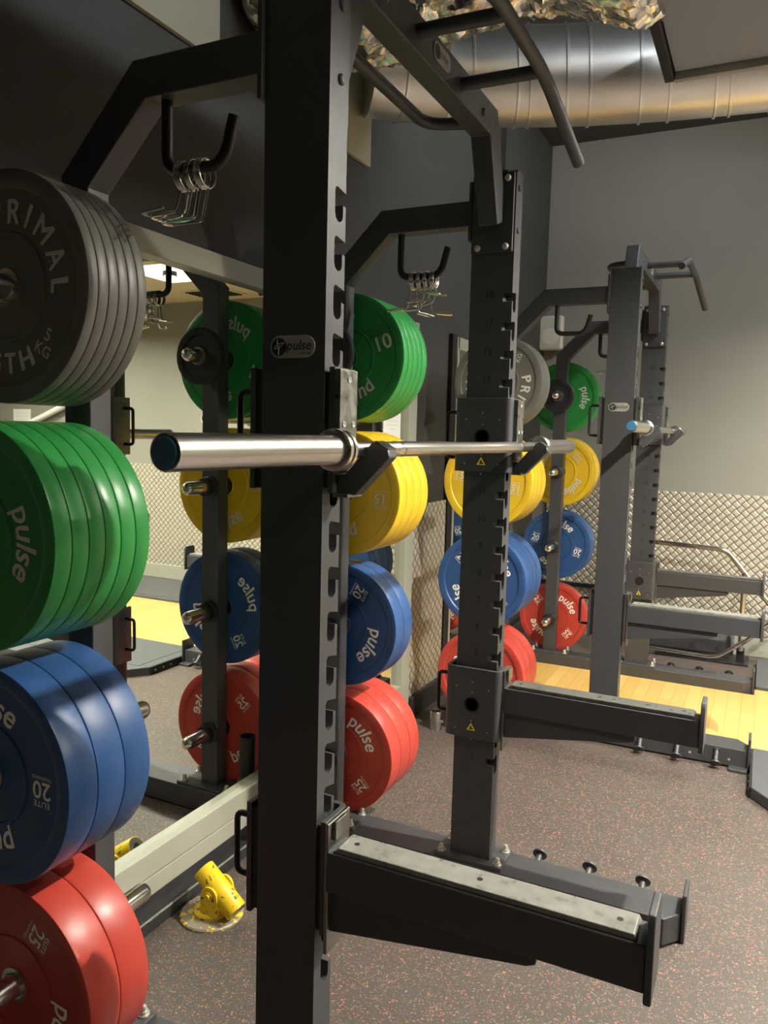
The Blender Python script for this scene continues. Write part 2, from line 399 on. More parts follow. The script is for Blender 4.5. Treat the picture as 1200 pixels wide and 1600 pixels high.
obj('tube', MB().tube([(1.95, 2.69, 3.35), (1.95, 3.91, 3.35)], .018, 12), 'cool', t, org)
t = thing('fill_tube', (1.70, 1.50, 3.25), 'unseen shorter fill tube added above the lowered grey ceiling to brighten the ducts', 'light'); org = tuple(t.location)  # second added fill, lifts the near side of the ducts
obj('housing', MB().box(1.66, 1.74, 1.15, 1.85, 3.27, 3.32), 'paper', t, org)
obj('tube', MB().tube([(1.70, 1.19, 3.25), (1.70, 1.81, 3.25)], .016, 12), 'cool', t, org)
# ceiling grille seen in the mirror
t = thing('ceiling_vent', (2.75, 4.95, ZL), 'slatted air vent in the cream ceiling near the back wall, seen in the mirror', 'vent'); org = tuple(t.location)
obj('frame', MB().box(2.5, 3.0, 4.80, 5.10, ZL-.008, ZL), 'ceil', t, org)
for q in range(6):
    obj('slat', MB().box(2.53, 2.97, 4.825+q*.045, 4.843+q*.045, ZL-.016, ZL-.008), 'black', t, org)

# ------------------------------------------------------------------ power rack
UX0, UX1 = .640, .777; UY0, UY1 = .502, .569; LEN = 2.2
UB, UT = .118, 2.325; YC = .535; SX0, SX1 = .114, .191; SD = .0305
PEGZ = (1.78, 1.2965, .813, .3295); PX = .1515
def slot_z(n): return .468+.0878*(n-1)          # top of slot n
RO = (.70, 1.10, FZ)
rack = thing('power_rack', RO, 'near black power rack filling the foreground, pale worn spotter rails, wall side plate storage', 'rack', 'power racks along the mirror wall')
DX2, DY2 = .152, 2.6525

def upright(far):
    my = (lambda y: LEN-y) if far else (lambda y: y)
    mb = MB(); d = .030
    ys = sorted((my(UY0), my(UY1)))
    mb.box(UX0+d, UX1-d, ys[0], ys[1], UB, UT)
    # side slabs with J slots cut from the inner edge
    poly = [(UY0, UB), (UY1, UB)]
    for n in range(1, 19):
        zt = slot_z(n); yo, yi = .529, .545
        poly += [(UY1, zt-.030), (.5585, zt-.0275), (.5583, zt-.050), (.5555, zt-.056), (.548, zt-.0605), (yo+.010, zt-.0605), (yo+.003, zt-.055), (yo, zt-.046), (yo, zt-.006), (yo+.003, zt-.001), (yo+.008, zt+.001), (UY1, zt-.005)]
    poly += [(UY1, UT-.012), (UY1-.012, UT), (UY0, UT)]
    P = [(my(y), z) for y, z in poly]
    if far: P = P[::-1]
    mb.box(UX0, UX0+d, ys[0], ys[1], UB, UT); mb.prism(P, 'x', UX1-d, UX1)
    o = obj('upright', mb, 'steel', rack, RO)
    yin = my(UY1+.0005)
    for n in range(1, 19):
        nb = MB()
        if far: nb.add(text_flat(str(n), .03, (.705, yin, slot_z(n)-.015), (1, 0, 0), (0, 0, 1), bold=.01))
        else: nb.add(text_flat(str(n), .03, (.705, yin, slot_z(n)-.015), (-1, 0, 0), (0, 0, 1), bold=.01))
        obj('stamped_number', nb, 'dark_ltr', o, RO, 0)
    for z in (2.274, 2.148):
        obj('side_bolt', MB().lathe([(.0, .006), (.007, .006), (.010, .003), (.010, 0)], (UX1, my(.541), z), 'x', 16), 'steel', o, RO)
    bp = MB().box(UX0-.045, UX1+.05, my(YC)-.066, my(YC)+.066, .105, UB)
    obj('base_plate', bp, 'steel', o, RO, bevel=.002)
    for sx in (UX0-.027, UX1+.032):
        for sy in (-.046, .046):
            bolt_up(o, sx, my(YC)+sy, UB)
    obj('liner', MB().box(UX0-.003, UX0, my(YC)-.02, my(YC)+.02, .2, UT-.05), 'black', o, RO)
    return o
def bolt_up(parent, x, y, z):
    obj('bolt', MB().lathe([(.015, 0), (.015, .003), (.011, .003), (.011, .011), (.008, .011), (.008, .020), (.005, .024), (0, .024)], (x, y, z), 'z', 12), 'bolt', parent, RO)

def base_beam(far):
    my = (lambda y: LEN-y) if far else (lambda y: y)
    y0, y1 = YC-.074, YC+.072
    # plan outline, inner front corner cut
    pl = [(-.02, y0), (1.376, y0), (1.376, y1-.055), (1.331, y1), (-.02, y1)]
    P = [(x, my(y)) for x, y in pl]
    o = obj('base_beam', MB().prism(P, 'z', FZ+.008, .105), 'steel', rack, RO, bevel=.003)
    obj('foot_pad', MB().box(0, 1.3, min(my(y0+.01), my(y1-.01)), max(my(y0+.01), my(y1-.01)), FZ, FZ+.008), 'black', o, RO)
    e = sorted((my(y0-.012), my(y1-.05)))
    obj('end_plate', MB().box(1.376, 1.388, e[0], e[1], FZ, .165), 'steel', o, RO, bevel=.004)
    for x in (.905, 1.074, 1.245):
        s_ = 1 if far else -1
        yb = my(y0); p0 = Vector((x, yb-.004*s_, .060)); p1 = Vector((x, yb+.060*s_, .088))
        if not far: p0 = Vector((x, yb+.004, .090)); p1 = Vector((x, yb-.044, .044))
        d = (p1-p0).normalized()
        pg = obj('band_peg', MB().tube([p0, p0+d*.008, p0+d*.009, p1], [.018, .014, .0105, .0105], 16), 'steel', o, RO)
        obj('peg_disc', MB().tube([p1, p1+d*.002, p1+d*.007], [.022, .0245, .0245], 24), 'steel', pg, RO)
    for x in (1.13, 1.30):
        obj('side_hole', MB().lathe([(.006, 0), (.006, .001)], (x, my(y0)-(0.001 if not far else 0), .052), 'y', 12), 'bolt', o, RO)
    if not far:
        obj('floor_tab', MB().box(1.30, 1.378, y0-.05, y0+.004, FZ, FZ+.014), 'steel', o, RO, bevel=.002)
    return o

def storage(far):
    my = (lambda y: LEN-y) if far else (lambda y: y)
    s_ = -1 if far else 1          # inner direction
    ys = sorted((my(YC-SD), my(YC+SD)))
    mb = MB().bar([(PX+.001, .117), (PX+.001, 2.030), (.333, 2.208), (UX0-.012, 2.208)], .077, 'y', ys[0], ys[1])
    o = obj('storage_post', mb, 'steel', rack, RO, bevel=.003)
    obj('arm_flange', MB().box(UX0-.012, UX0-.001, ys[0]-.012, ys[1]+.012, 2.12, 2.30), 'steel', o, RO, bevel=.002)
    obj('foot_plate', MB().box(.035, .285, my(YC)-.066, my(YC)+.066, .105, .117), 'steel', o, RO, bevel=.002)
    for sx in (.055, .262):
        for sy in (-.046, .046): bolt_up(o, sx, my(YC)+sy, .117)
    for z in PEGZ:
        yi = my(YC+SD); yo = my(YC-SD)
        pg = obj('storage_peg', MB().lathe([(0, .150*s_), (.012, .148*s_), (.020, .141*s_), (.0245, .130*s_), (.0245, .0)] if s_ > 0 else [(.0245, .0), (.0245, -.130), (.020, -.141), (.012, -.148), (0, -.150)], (PX, yi, z), 'y', 24), 'chrome', o, RO)
        obj('peg_collar', MB().lathe([(.042, .0), (.042, .012), (.034, .016), (.034, .040), (.0246, .042)] if s_ > 0 else [(.0246, -.042), (.034, -.040), (.034, -.016), (.042, -.012), (.042, 0)], (PX, yi, z), 'y', 24), 'black', pg, RO)
        L = .300
        pg = obj('storage_peg', MB().lathe([(.0245, 0), (.0245, L-.02), (.020, L-.009), (.012, L-.002), (0, L)] if far else [(0, -L), (.012, -L+.002), (.020, -L+.009), (.0245, -L+.02), (.0245, 0)], (PX, yo, z), 'y', 24), 'chrome', o, RO)
        obj('peg_collar', MB().lathe([(.042, .0), (.042, .009), (.034, .011), (.034, .015), (.0246, .0155)] if far else [(.0246, -.0155), (.034, -.015), (.034, -.011), (.042, -.009), (.042, 0)], (PX, yo, z), 'y', 24), 'black', pg, RO)
    y = my(YC)
    hk = fillet([(.380, y, 2.172), (.380, y, 2.032), (.505, y, 2.030), (.528, y, 2.052), (.546, y, 2.118)], .035, 6)
    obj('accessory_hook', MB().tube(hk, .0115, 14), 'black', o, RO)
    return o

for far in (False, True):
    u = upright(far)
    if not far:      # badge on the outer face
        bx, bz, y = .708, 1.671, UY0
        def pill(w, h, n=14):
            rr = h/2; P = []
            for i in range(n+1): an = -PI/2+PI*i/n; P.append((bx+w/2-rr+rr*math.cos(an), bz+rr*math.sin(an)))
            for i in range(n+1): an = PI/2+PI*i/n; P.append((bx-w/2+rr+rr*math.cos(an), bz+rr*math.sin(an)))
            return P
        bd = obj('badge', MB().prism(pill(.098, .041), 'y', y-.003, y), 'badge', u, RO, bevel=.0008)
        em = MB().lathe([(.0, -.0003), (.0165, -.0003), (.0165, 0)], (bx-.0285, y-.003, bz), 'y', 28)
        em2 = MB()
        c = Vector((bx-.0285, y-.0036, bz))
        for pts in ([(-.004, .013), (-.003, -.004)], [(.000, .004), (-.001, -.014)], [(-.011, -.003), (-.004, .005), (.012, .008), (.004, .001), (-.010, -.004)]):
            em2.tube([c+Vector((p[0], 0, p[1])) for p in pts], .0010, 6)
        obj('emblem_disc', em, 'dark_ltr', bd, RO, 0)
        obj('emblem', em2, 'badge', bd, RO)
        tx = MB().add(text_flat('pulse', .026, (bx+.014, y-.0034, bz-.006), (1, 0, 0), (0, 0, 1), shear=.2, bold=.006))
        for i in range(4): tx.box(bx+.022+i*.005, bx+.0245+i*.005, y-.0034, y-.0031, bz-.0135, bz-.0112)
        obj('badge_lettering', tx, 'dark_ltr', bd, RO, 0)
    base_beam(far); storage(far)
# pull-up assembly
pu = obj('pull_up_beam', MB().bar([(.585, 2.165), (.690, 2.422), (1.510, 2.422), (1.615, 2.165)], .086, 'x', .678, .740), 'steel', rack, RO, bevel=.004)
for y0, y1 in ((UY1, UY1+.011), (LEN-UY1-.011, LEN-UY1)):
    fp = obj('mounting_plate', MB().box(UX0+.001, UX1-.004, y0, y1, 2.079, 2.314), 'steel', pu, RO, bevel=.002)
    for bx in (.662, .752):
        for bz in (2.297, 2.095):
            s_ = 1 if y0 < 1 else -1; yy = y1 if s_ > 0 else y0
            pr = [(.0105, 0), (.0105, .003*s_), (.0085, .006*s_), (.004, .008*s_), (0, .008*s_)]
            obj('dome_bolt', MB().lathe(pr if s_ > 0 else pr[::-1], (bx, yy, bz), 'y', 16), 'bolt', fp, RO)
for y in (.79, 1.414):
    obj('side_bolt', MB().lathe([(0, .005), (.007, .005), (.010, .002), (.010, 0)], (.740, y, 2.415), 'x', 14), 'steel', pu, RO)
obj('grip_bar', MB().tube(fillet([(.940, .64, 2.345), (.948, .86, 2.42), (.950, 1.25, 2.42), (.992, 1.50, 2.272)], .07, 6), .0165, 16), 'steel', pu, RO)
for y in (.955, 1.245):
    obj('cross_rod', MB().tube([(.738, y, 2.422), (.950, y, 2.42)], .0165, 16), 'steel', pu, RO)
obj('grip_loop', MB().tube(fillet([(.68, .765, 2.40), (.57, .80, 2.40), (.57, 1.40, 2.40), (.68, 1.435, 2.40)], .06, 6), .0165, 16), 'steel', pu, RO)
sp = [(1.098+.022*math.cos(an) + (.032 if math.cos(an) > 0 else -.032), 2.427+.022*math.sin(an)) for an in [2*PI*i/28+.01 for i in range(28)]]
st = obj('beam_badge', MB().prism(sp, 'x', .740, .7425), 'badge', pu, RO)
obj('emblem_disc', MB().lathe([(.017, 0), (.017, .0005), (0, .0005)], (.7425, 1.066, 2.427), 'x', 24), 'dark_ltr', st, RO, 0)
obj('badge_lettering', MB().add(text_flat('pulse', .024, (.7432, 1.108, 2.421), (0, 1, 0), (0, 0, 1), shear=.2)), 'dark_ltr', st, RO, 0)

# storage tube with handle bar behind the plates
rack2 = copy_tree(rack)
rack2.location = (RO[0]+DX2, RO[1]+DY2, FZ)
rack2['label'] = 'far black power rack standing on the wooden platform near the back wall'

# ------------------------------------------------------------------ J cups and spotter arms
def carriage(name, z0, z1, zlock, zwarn, far, label, cat, group):
    my = (lambda y: LEN-y) if far else (lambda y: y)
    org = (.706, my(.54), (z0+z1)/2)
    t = thing(name, org, label, cat, group)
    pl = fillet([(.618, my(.503), 0), (.618, my(.590), 0), (.792, my(.590), 0), (.792, my(.503), 0)], .016, 4)
    pts = [(p.x, p.y) for p in pl]
    br = obj('bracket', MB().bar(pts, .012, 'z', z0, z1), 'steel', t, org, bevel=.0015)
    ys = sorted((my(.506), my(.584)))
    for xa, xb in ((.6242, .6392), (.778, .7858)): obj('liner', MB().box(xa, xb, ys[0], ys[1], z0+.01, z1-.01), 'black', br, org)
    s_ = -1 if far else 1; yf = my(.596)
    pr = [(.026, 0), (.026, .002*s_), (.021, .002*s_), (.021, -.006*s_), (.008, -.006*s_), (.006, .0*s_), (0, .0*s_)]
    obj('lock_hole', MB().lathe(pr if s_ > 0 else pr[::-1], (.706, yf, zlock), 'y', 24), 'black', t, org)
    for dx, dz in ((0, .075), (-.055, .055), (.055, .055), (0, .04), (-.055, -.085), (.055, -.085), (0, -.115), (0, -.055)):
        pr = [(.0022, 0), (.0022, .0012*s_), (0, .0012*s_)]
        obj('rivet', MB().lathe(pr if s_ > 0 else pr[::-1], (.706+dx, yf, zlock+dz), 'y', 8), 'bolt', br, org)
    def tri(sz, e, lo, hi, m_, par):
        P = [(.706-sz*.9, zwarn-sz*.5), (.706+sz*.9, zwarn-sz*.5), (.706, zwarn+sz)]
        y0, y1 = sorted((yf+lo*s_, yf+hi*s_)); return obj(e, MB().prism(P, 'y', y0, y1), m_, par, org, 0)
    tr = tri(.0205, 'warning_sticker', 0, .0006, 'dark_ltr', t); tri(.017, 'sticker_face', .0006, .0010, 'warn', tr)
    y0, y1 = sorted((yf+.0010*s_, yf+.0013*s_))
    obj('sticker_symbol', MB().prism([(.699, zwarn-.005), (.714, zwarn-.005), (.714, zwarn-.001), (.708, zwarn), (.709, zwarn+.008), (.704, zwarn+.006), (.702, zwarn-.001)], 'y', y0, y1), 'dark_ltr', tr, org, 0)
    return t, org, my
def side_handle(t, org, y, z0, z1):
    obj('side_handle', MB().tube(fillet([(.614, y, z1), (.566, y, z1), (.566, y, z0), (.614, y, z0)], .016, 5), .0065, 12), 'black', t, org)

def j_cup(far, label):
    t, org, my = carriage('j_cup', 1.403, 1.634, 1.512, 1.433, far, label, 'bar holder', 'bar holders clipped to the rack uprights')
    y = my(YC)
    side_handle(t, org, y, 1.445, 1.590)
    w = obj('wear_plate', MB().box(.798, .811, y-.033, y+.033, 1.440, 1.630), 'wear', t, org, bevel=.002)
    for dy, z in ((0, 1.612), (-.018, 1.53), (.018, 1.53)):
        obj('screw', MB().lathe([(.006, 0), (.006, .0015), (.003, .0015), (.002, .0005), (0, .0005)], (.811, y+dy, z), 'x', 14), 'bolt', w, org)
    obj('hook_arm', MB().prism([(.798, 1.403), (.836, 1.400), (.905, 1.472), (.902, 1.486), (.878, 1.500), (.868, 1.498), (.812, 1.436), (.798, 1.436)], 'y', y-.017, y+.017), 'steel', t, org, bevel=.003)
    obj('worn_tip', MB().prism([(.9035, 1.4875), (.8785, 1.5018), (.873, 1.5012), (.8735, 1.4995), (.878, 1.500), (.902, 1.486)], 'y', y-.0165, y+.0165), 'wear', t, org)
    obj('base_ledge', MB().box(.796, .828, y-.03, y+.03, 1.396, 1.403), 'wear', t, org, bevel=.001)
    return t
def spotter(far, label):
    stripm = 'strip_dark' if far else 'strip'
    t, org, my = carriage('spotter_arm', .532, .766, .646, .568, far, label, 'spotter arm', 'spotter arms fixed low on the rack uprights')
    y = my(YC)
    side_handle(t, org, y, .590, .720)
    obj('rail', MB().box(.800, 1.392, y-.036, y+.036, .628, .710), 'steel', t, org, bevel=.003)
    obj('gusset', MB().prism([(.800, .540), (1.195, .600), (1.212, .607), (1.214, .628), (.800, .628)], 'y', y-.022, y+.022), 'steel', t, org, bevel=.003)
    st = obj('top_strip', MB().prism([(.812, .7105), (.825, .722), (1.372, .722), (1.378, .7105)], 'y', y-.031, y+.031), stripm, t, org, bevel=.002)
    for x in (.85, 1.1, 1.345):
        obj('screw_hole', MB().lathe([(.0055, 0), (.0055, .0006), (0, .0006)], (x, y, .722), 'z', 14), 'dark_ltr', st, org, 0)
    ep = [(y-.046, .616), (y+.046, .616), (y+.046, .752), (y+.036, .766), (y-.036, .766), (y-.046, .752)]
    obj('end_plate', MB().prism(ep, 'x', 1.392, 1.405), 'steel', t, org, bevel=.003)
    obj('side_plate', MB().box(.798, .806, y-.036, y+.05 if not far else y+.036, .50, .766), 'wear', t, org, bevel=.002)
    q = obj('lug', MB().box(.806, .814, y-.02, y+.02, .728, .766), 'wear', t, org, bevel=.001)
    return t
jn = j_cup(False, 'black bar holder on the nearest upright, under the near end of the front barbell')
jf = j_cup(True, 'black bar holder on the second upright, under the far end of the front barbell')
sn = spotter(False, 'nearest black spotter arm with pale scuffed top strip, low on the nearest upright')
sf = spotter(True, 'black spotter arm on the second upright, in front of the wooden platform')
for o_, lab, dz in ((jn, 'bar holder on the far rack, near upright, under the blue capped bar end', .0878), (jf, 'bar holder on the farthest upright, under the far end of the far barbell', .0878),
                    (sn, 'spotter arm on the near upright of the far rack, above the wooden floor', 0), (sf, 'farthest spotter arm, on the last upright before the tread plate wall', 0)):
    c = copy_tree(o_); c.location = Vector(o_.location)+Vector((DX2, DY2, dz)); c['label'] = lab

# ------------------------------------------------------------------ barbells
BX, BZ = .846, 1.485
def barbell(label):
    org = (BX, 1.1, BZ); t = thing('barbell', org, label, 'barbell', 'barbells on the racks')
    K, Sm = .0158, .0148
    pf = [(0, .40), (Sm, .40), (Sm, .655), (K, .658), (K, .672), (Sm, .673), (Sm, .690), (K, .691), (K, .715), (K, .90), (Sm+.0004, .905), (Sm+.0004, 1.295), (K, 1.30), (K, 1.485), (K, 1.508), (Sm, 1.509), (Sm, 1.526), (K, 1.527), (K, 1.542), (Sm, 1.545), (Sm, 1.80), (0, 1.80)]
    obj('shaft', MB().lathe(pf, (BX, 0, BZ), 'y', 28), 'satin', t, org)
    for far in (0, 1):
        pr = [(0, .0012), (.0215, .0012), (.0225, 0), (.0245, .001), (.025, .003), (.025, .400), (.0262, .404), (.0265, .412), (.0335, .413), (.0365, .416), (.0365, .424), (.034, .426), (.034, .431), (.0365, .433), (.0365, .441), (.033, .445), (.020, .446), (.018, .452), (0, .452)]
        if far: pr = [(r_, 2.2-t_) for r_, t_ in pr][::-1]
        s_ = obj('sleeve', MB().lathe(pr, (BX, 0, BZ), 'y', 40), 'satin', t, org)
        cp = [(0, -.0015), (.019, -.0015), (.0205, 0), (.0205, .002)]
        if far: cp = [(r_, 2.2-t_) for r_, t_ in cp][::-1]
        obj('end_cap', MB().lathe(cp, (BX, 0, BZ), 'y', 32), 'blue_cap', s_, org)
    return t
b1 = barbell('front steel barbell lying across the near rack, blue cap on its near end')
b2 = copy_tree(b1); b2.location = Vector(b1.location)+Vector((DX2, DY2, .0878)); b2['label'] = 'far steel barbell with pale blue end cap resting on the far rack'

# ------------------------------------------------------------------ bumper plates
def disc_mb(t_, rr=.225, grey=False):
    f = -t_/2; bk = t_/2; e = .004
    p = [(.0258, bk-.003), (.0258, f+.003), (.038, f+.002), (.040, f+.005), (.055, f+.006), (.098, f+.006), (.100, f+.0025), (.106, f+.0025), (.108, f+.006),
         (rr-.037, f+.006), (rr-.033, f+.0015), (rr-.028, f), (rr-e, f), (rr-.001, f+.0012), (rr, f+e), (rr, bk-e), (rr-.001, bk-.0012), (rr-e, bk), (rr-.030, bk), (rr-.037, bk-.006), (.106, bk-.006), (.1, bk-.003), (.04, bk-.005)]
    return MB().lathe(p, (0, 0, 0), 'y', 96, close=True)
SPEC = {'grey': (.0253, '5'), 'green': (.0405, '10'), 'yellow': (.0635, '15'), 'blue': (.0727, '20'), 'red': (.083, '25')}
proto = {}
def plate(color, kind_label, x, y, z):
    t_ = SPEC[color][0]
    if color not in proto:
        o = obj('bumper_plate', disc_mb(t_-.0006), color, smooth=30)
        h = obj('hub_insert', MB().lathe([(.0256, t_/2-.002), (.0256, -t_/2+.002), (.030, -t_/2+.001), (.037, -t_/2+.0024), (.037, t_/2-.003), (.030, t_/2-.001)], (0, 0, 0), 'y', 32, close=True), 'satin', o)
        proto[color] = o
    else: o = copy_tree(proto[color])
    o.location = (x, y, z); return o
def letter(o, color, phi):
    t_, w = SPEC[color]; y = -t_/2+.0054
    if color == 'grey':
        for word, sz, th, out, spc in (('PRIMAL', .064, 50, True, 1.5), ('STRENGTH', .056, -128, False, 1.3)):
            mb = MB()
            for q, (dr, dth) in enumerate(((0, 0), (.0011, .42), (-.0011, .42), (.0011, -.42), (-.0011, -.42))):
                mb.add(text_arc(word, sz, .146+dr, th+dth+phi, y-.00006*q, out, spacing=spc))
            obj('lettering', mb, 'greyltr', o, smooth=0)
        for th, ro in ((-46, -29), (148, 165)):
            an, ro = math.radians(th+phi), math.radians(ro+phi)
            c = Vector((.150*math.cos(an), y, .150*math.sin(an))); u = Vector((math.cos(ro), 0, math.sin(ro))); w_ = Vector((-math.sin(ro), 0, math.cos(ro)))
            obj('weight_marking', MB().add(text_flat('5', .036, c+w_*.004, u, w_, bold=.008)).add(text_flat('KG', .032, c-w_*.026, u, w_, bold=.008)), 'greyltr', o, smooth=0)
        return
    mat_ = 'white' if color in ('blue', 'red') else 'greyltr'
    for th in (90+phi, 270+phi): obj('lettering', MB().add(text_arc('pulse', .074, .146, th, y, True, bold=.016, shear=.16, spacing=1.0)), mat_, o, smooth=0)
    for k_, (th, rot) in enumerate(((phi, phi+180), (180+phi, phi)) if color != 'green' else ((phi, phi), (180+phi, phi+180))):
        an, ro = math.radians(th), math.radians(rot)
        c = Vector((.146*math.cos(an), y, .146*math.sin(an))); u = Vector((math.cos(ro), 0, math.sin(ro))); w_ = Vector((-math.sin(ro), 0, math.cos(ro)))
        big = .074 if color == 'green' else .050
        wm = obj('weight_marking', MB().add(text_flat(w, big, c-w_*(big*.34), u, w_, bold=.012)), mat_, o, smooth=0)
        if color != 'green':
            obj('small_print', MB().add(text_flat('ELITE', .0165, c+w_*.022, u, w_, bold=.012, spacing=1.15)), mat_, wm, smooth=0)
            obj('small_print', MB().add(text_flat('TRAINING', .0105, c-w_*.029, u, w_, spacing=1.1)), mat_, wm, smooth=0)
ORD = ['front', 'second', 'third', 'fourth', 'fifth', 'sixth']
KG = {'grey': '5 kg', 'green': '10 kg', 'yellow': '15 kg', 'blue': '20 kg', 'red': '25 kg'}
def stack(color, n, y_start, z, dx, dy, phi, where, from_back=False):
    t_ = SPEC[color][0]
    for i in range(n):
        y = (y_start-(n-i-.5)*t_) if from_back else (y_start+(i+.5)*t_)
        o = plate(color, '', PX-.001+dx, y+dy, z)
        if i == 0: letter_jobs.append((o, color, phi))
        else: o.rotation_euler = (0, random.uniform(-.5, .5), 0)
        pos = ORD[i] if i < n-1 else 'rearmost'
        tag(o, f'{pos} {color} {KG[color]} plate of {n} on {where}' if n > 1 else f'single {color} {KG[color]} plate on {where}', 'weight plate', 'bumper plates on the storage pegs')
letter_jobs = []
# front pegs of the near rack (left edge of the photo)
w = "the near rack's front pegs, left photo edge"
stack('grey', 6, .481, PEGZ[0], 0, 0, 0, w, True); stack('green', 6, .487, PEGZ[1], 0, 0, -90, w, True)
stack('blue', 3, .485, PEGZ[2], 0, 0, -1, w, True); stack('red', 2, .478, PEGZ[3], 0, 0, -118, w, True)
w = "the near rack's rear pegs"
stack('green', 5, 1.722, PEGZ[0], 0, 0, 20, w); stack('yellow', 4, 1.719, PEGZ[1], 0, 0, -5, w)
stack('blue', 2, 1.717, PEGZ[2], 0, 0, -118, w); stack('red', 3, 1.712, PEGZ[3], 0, 0, -48, w)
w = "the far rack's front pegs"
stack('grey', 6, .481, PEGZ[0], DX2, DY2, -94, w, True); stack('yellow', 4, .485, PEGZ[1], DX2, DY2, -10, w, True)
stack('blue', 4, .485, PEGZ[2], DX2, DY2, -45, w, True); stack('red', 3, .478, PEGZ[3], DX2, DY2, -92, w, True)
w = "the far rack's rear pegs"
stack('green', 3, 1.722, PEGZ[0], DX2, DY2, -90, w); stack('yellow', 3, 1.719, PEGZ[1], DX2, DY2, -138, w)
stack('blue', 2, 1.717, PEGZ[2], DX2, DY2, -15, w); stack('red', 1, 1.712, PEGZ[3], DX2, DY2, -45, w)
for j in letter_jobs: letter(*j)
# small black iron plates on the inner top pegs
sm = MB().lathe([(.0262, .013), (.0262, -.013), (.036, -.015), (.040, -.009), (.075, -.009), (.078, -.015), (.098, -.015), (.104, -.010), (.104, .010), (.098, .015), (.04, .012)], (0, 0, 0), 'y', 64, close=True)
small = obj('weight_plate', sm, 'rubberblk', smooth=30)
obj('hub_ring', MB().lathe([(.0260, .010), (.0260, -.0165), (.033, -.0165), (.035, -.012), (.035, .010)], (0, 0, 0), 'y', 32, close=True), 'satin', small)
lg = MB()
for i in range(22):
    an = 2*PI*i/22; c_ = (.088*math.cos(an), -.0165, .088*math.sin(an)); ux = Vector((-math.sin(an), 0, math.cos(an))); rx = Vector((math.cos(an), 0, math.sin(an)))
    P = [Vector(c_)+ux*a_+rx*b_ for a_, b_ in ((-.006, -.006), (.006, -.006), (.006, .006), (-.006, .006))]
    b0 = len(lg.v); lg.v += [tuple(p) for p in P] + [tuple(p+Vector((0, .002, 0))) for p in P]
    lg.f += [[b0, b0+1, b0+2, b0+3], [b0+4, b0+7, b0+6, b0+5]] + [[b0+q, b0+4+q, b0+4+(q+1) % 4, b0+(q+1) % 4] for q in range(4)]
obj('raised_blocks', lg, 'rubberblk', small)
YP = LEN-YC-SD-.042-.0165
small.location = (PX, YP, PEGZ[0])
tag(small, 'small black weight plate on the near rack, before the green plates', 'weight plate', 'small black plates')
s2 = copy_tree(small); s2.location = (PX+DX2, YP+DY2, PEGZ[0]); s2['label'] = 'small black weight plate on the far rack around a chrome peg tip'

# ------------------------------------------------------------------ spring collars
def spring_clip(x, y, zhook, yaw1, yaw2, drop, tilt, label):
    rc = .0275; wr = .0026; c = Vector((x, y, zhook+.0115-rc+wr+.0005))
    org = (x, y, zhook); pts = []; turns = 3.0; N = 66
    for i in range(N+1):
        an = PI*1.5+2*PI*turns*i/N
        pts.append(c+Vector((-.0075+.015*i/N, rc*math.cos(an)+tilt*(i/N-.5), rc*math.sin(an))))
    o = obj('spring_collar', MB().tube(pts, wr, 8), 'chrome', None, org)
    def leg(p, yaw, dz, nm):
        d = Vector((math.cos(yaw), math.sin(yaw), -.12)).normalized(); s_ = Vector((-math.sin(yaw), math.cos(yaw), 0))
        q = p+Vector((d.x*.012, d.y*.012, -dz)); L = .066; wd = .0125
        ln = fillet([p, q, q+d*L, q+d*L+s_*wd*2, q+s_*wd*2+d*.012], .009, 5)
        obj(nm, MB().tube(ln, wr, 8), 'chrome', o, org)
    leg(pts[0], yaw1, drop, 'handle'); leg(pts[-1], yaw2, drop*1.15, 'handle')
    return tag(o, label, 'collar clip', 'spring collars on the rack hooks')
G1 = 'near hook above the grey plates'; G2 = 'hook beside the second upright'
for x, a1, a2, dr, ti, lb in ((.424, PI*1.03, PI*.90, .036, .004, f'chrome spring collar, left of three on the {G1}'), (.449, PI*1.08, PI*.95, .048, -.004, f'chrome spring collar, middle of three on the {G1}'),
                              (.474, PI*1.00, PI*1.12, .056, .006, f'chrome spring collar, right of three on the {G1}')):
    spring_clip(x, YC, 2.031, a1, a2, dr, ti, lb)
for x, a1, a2, dr, ti, lb in ((.428, PI*1.05, PI*.30, .062, .004, f'chrome spring collar, left of four on the {G2}'), (.452, -.2, PI*.05, .010, .0, f'chrome spring collar, second of four on the {G2}'),
                              (.476, PI*1.15, PI*.05, .066, -.004, f'chrome spring collar, third of four on the {G2}'), (.500, PI*1.10, PI*.9, .038, .006, f'chrome spring collar, right of four on the {G2}')):
    spring_clip(x, LEN-YC, 2.031, a1, a2, dr, ti, lb)
spring_clip(.45+DX2, LEN-YC+DY2, 2.031, PI*1.0, PI*.9, .05, 0, 'chrome spring collar hanging alone on the far rack hook')

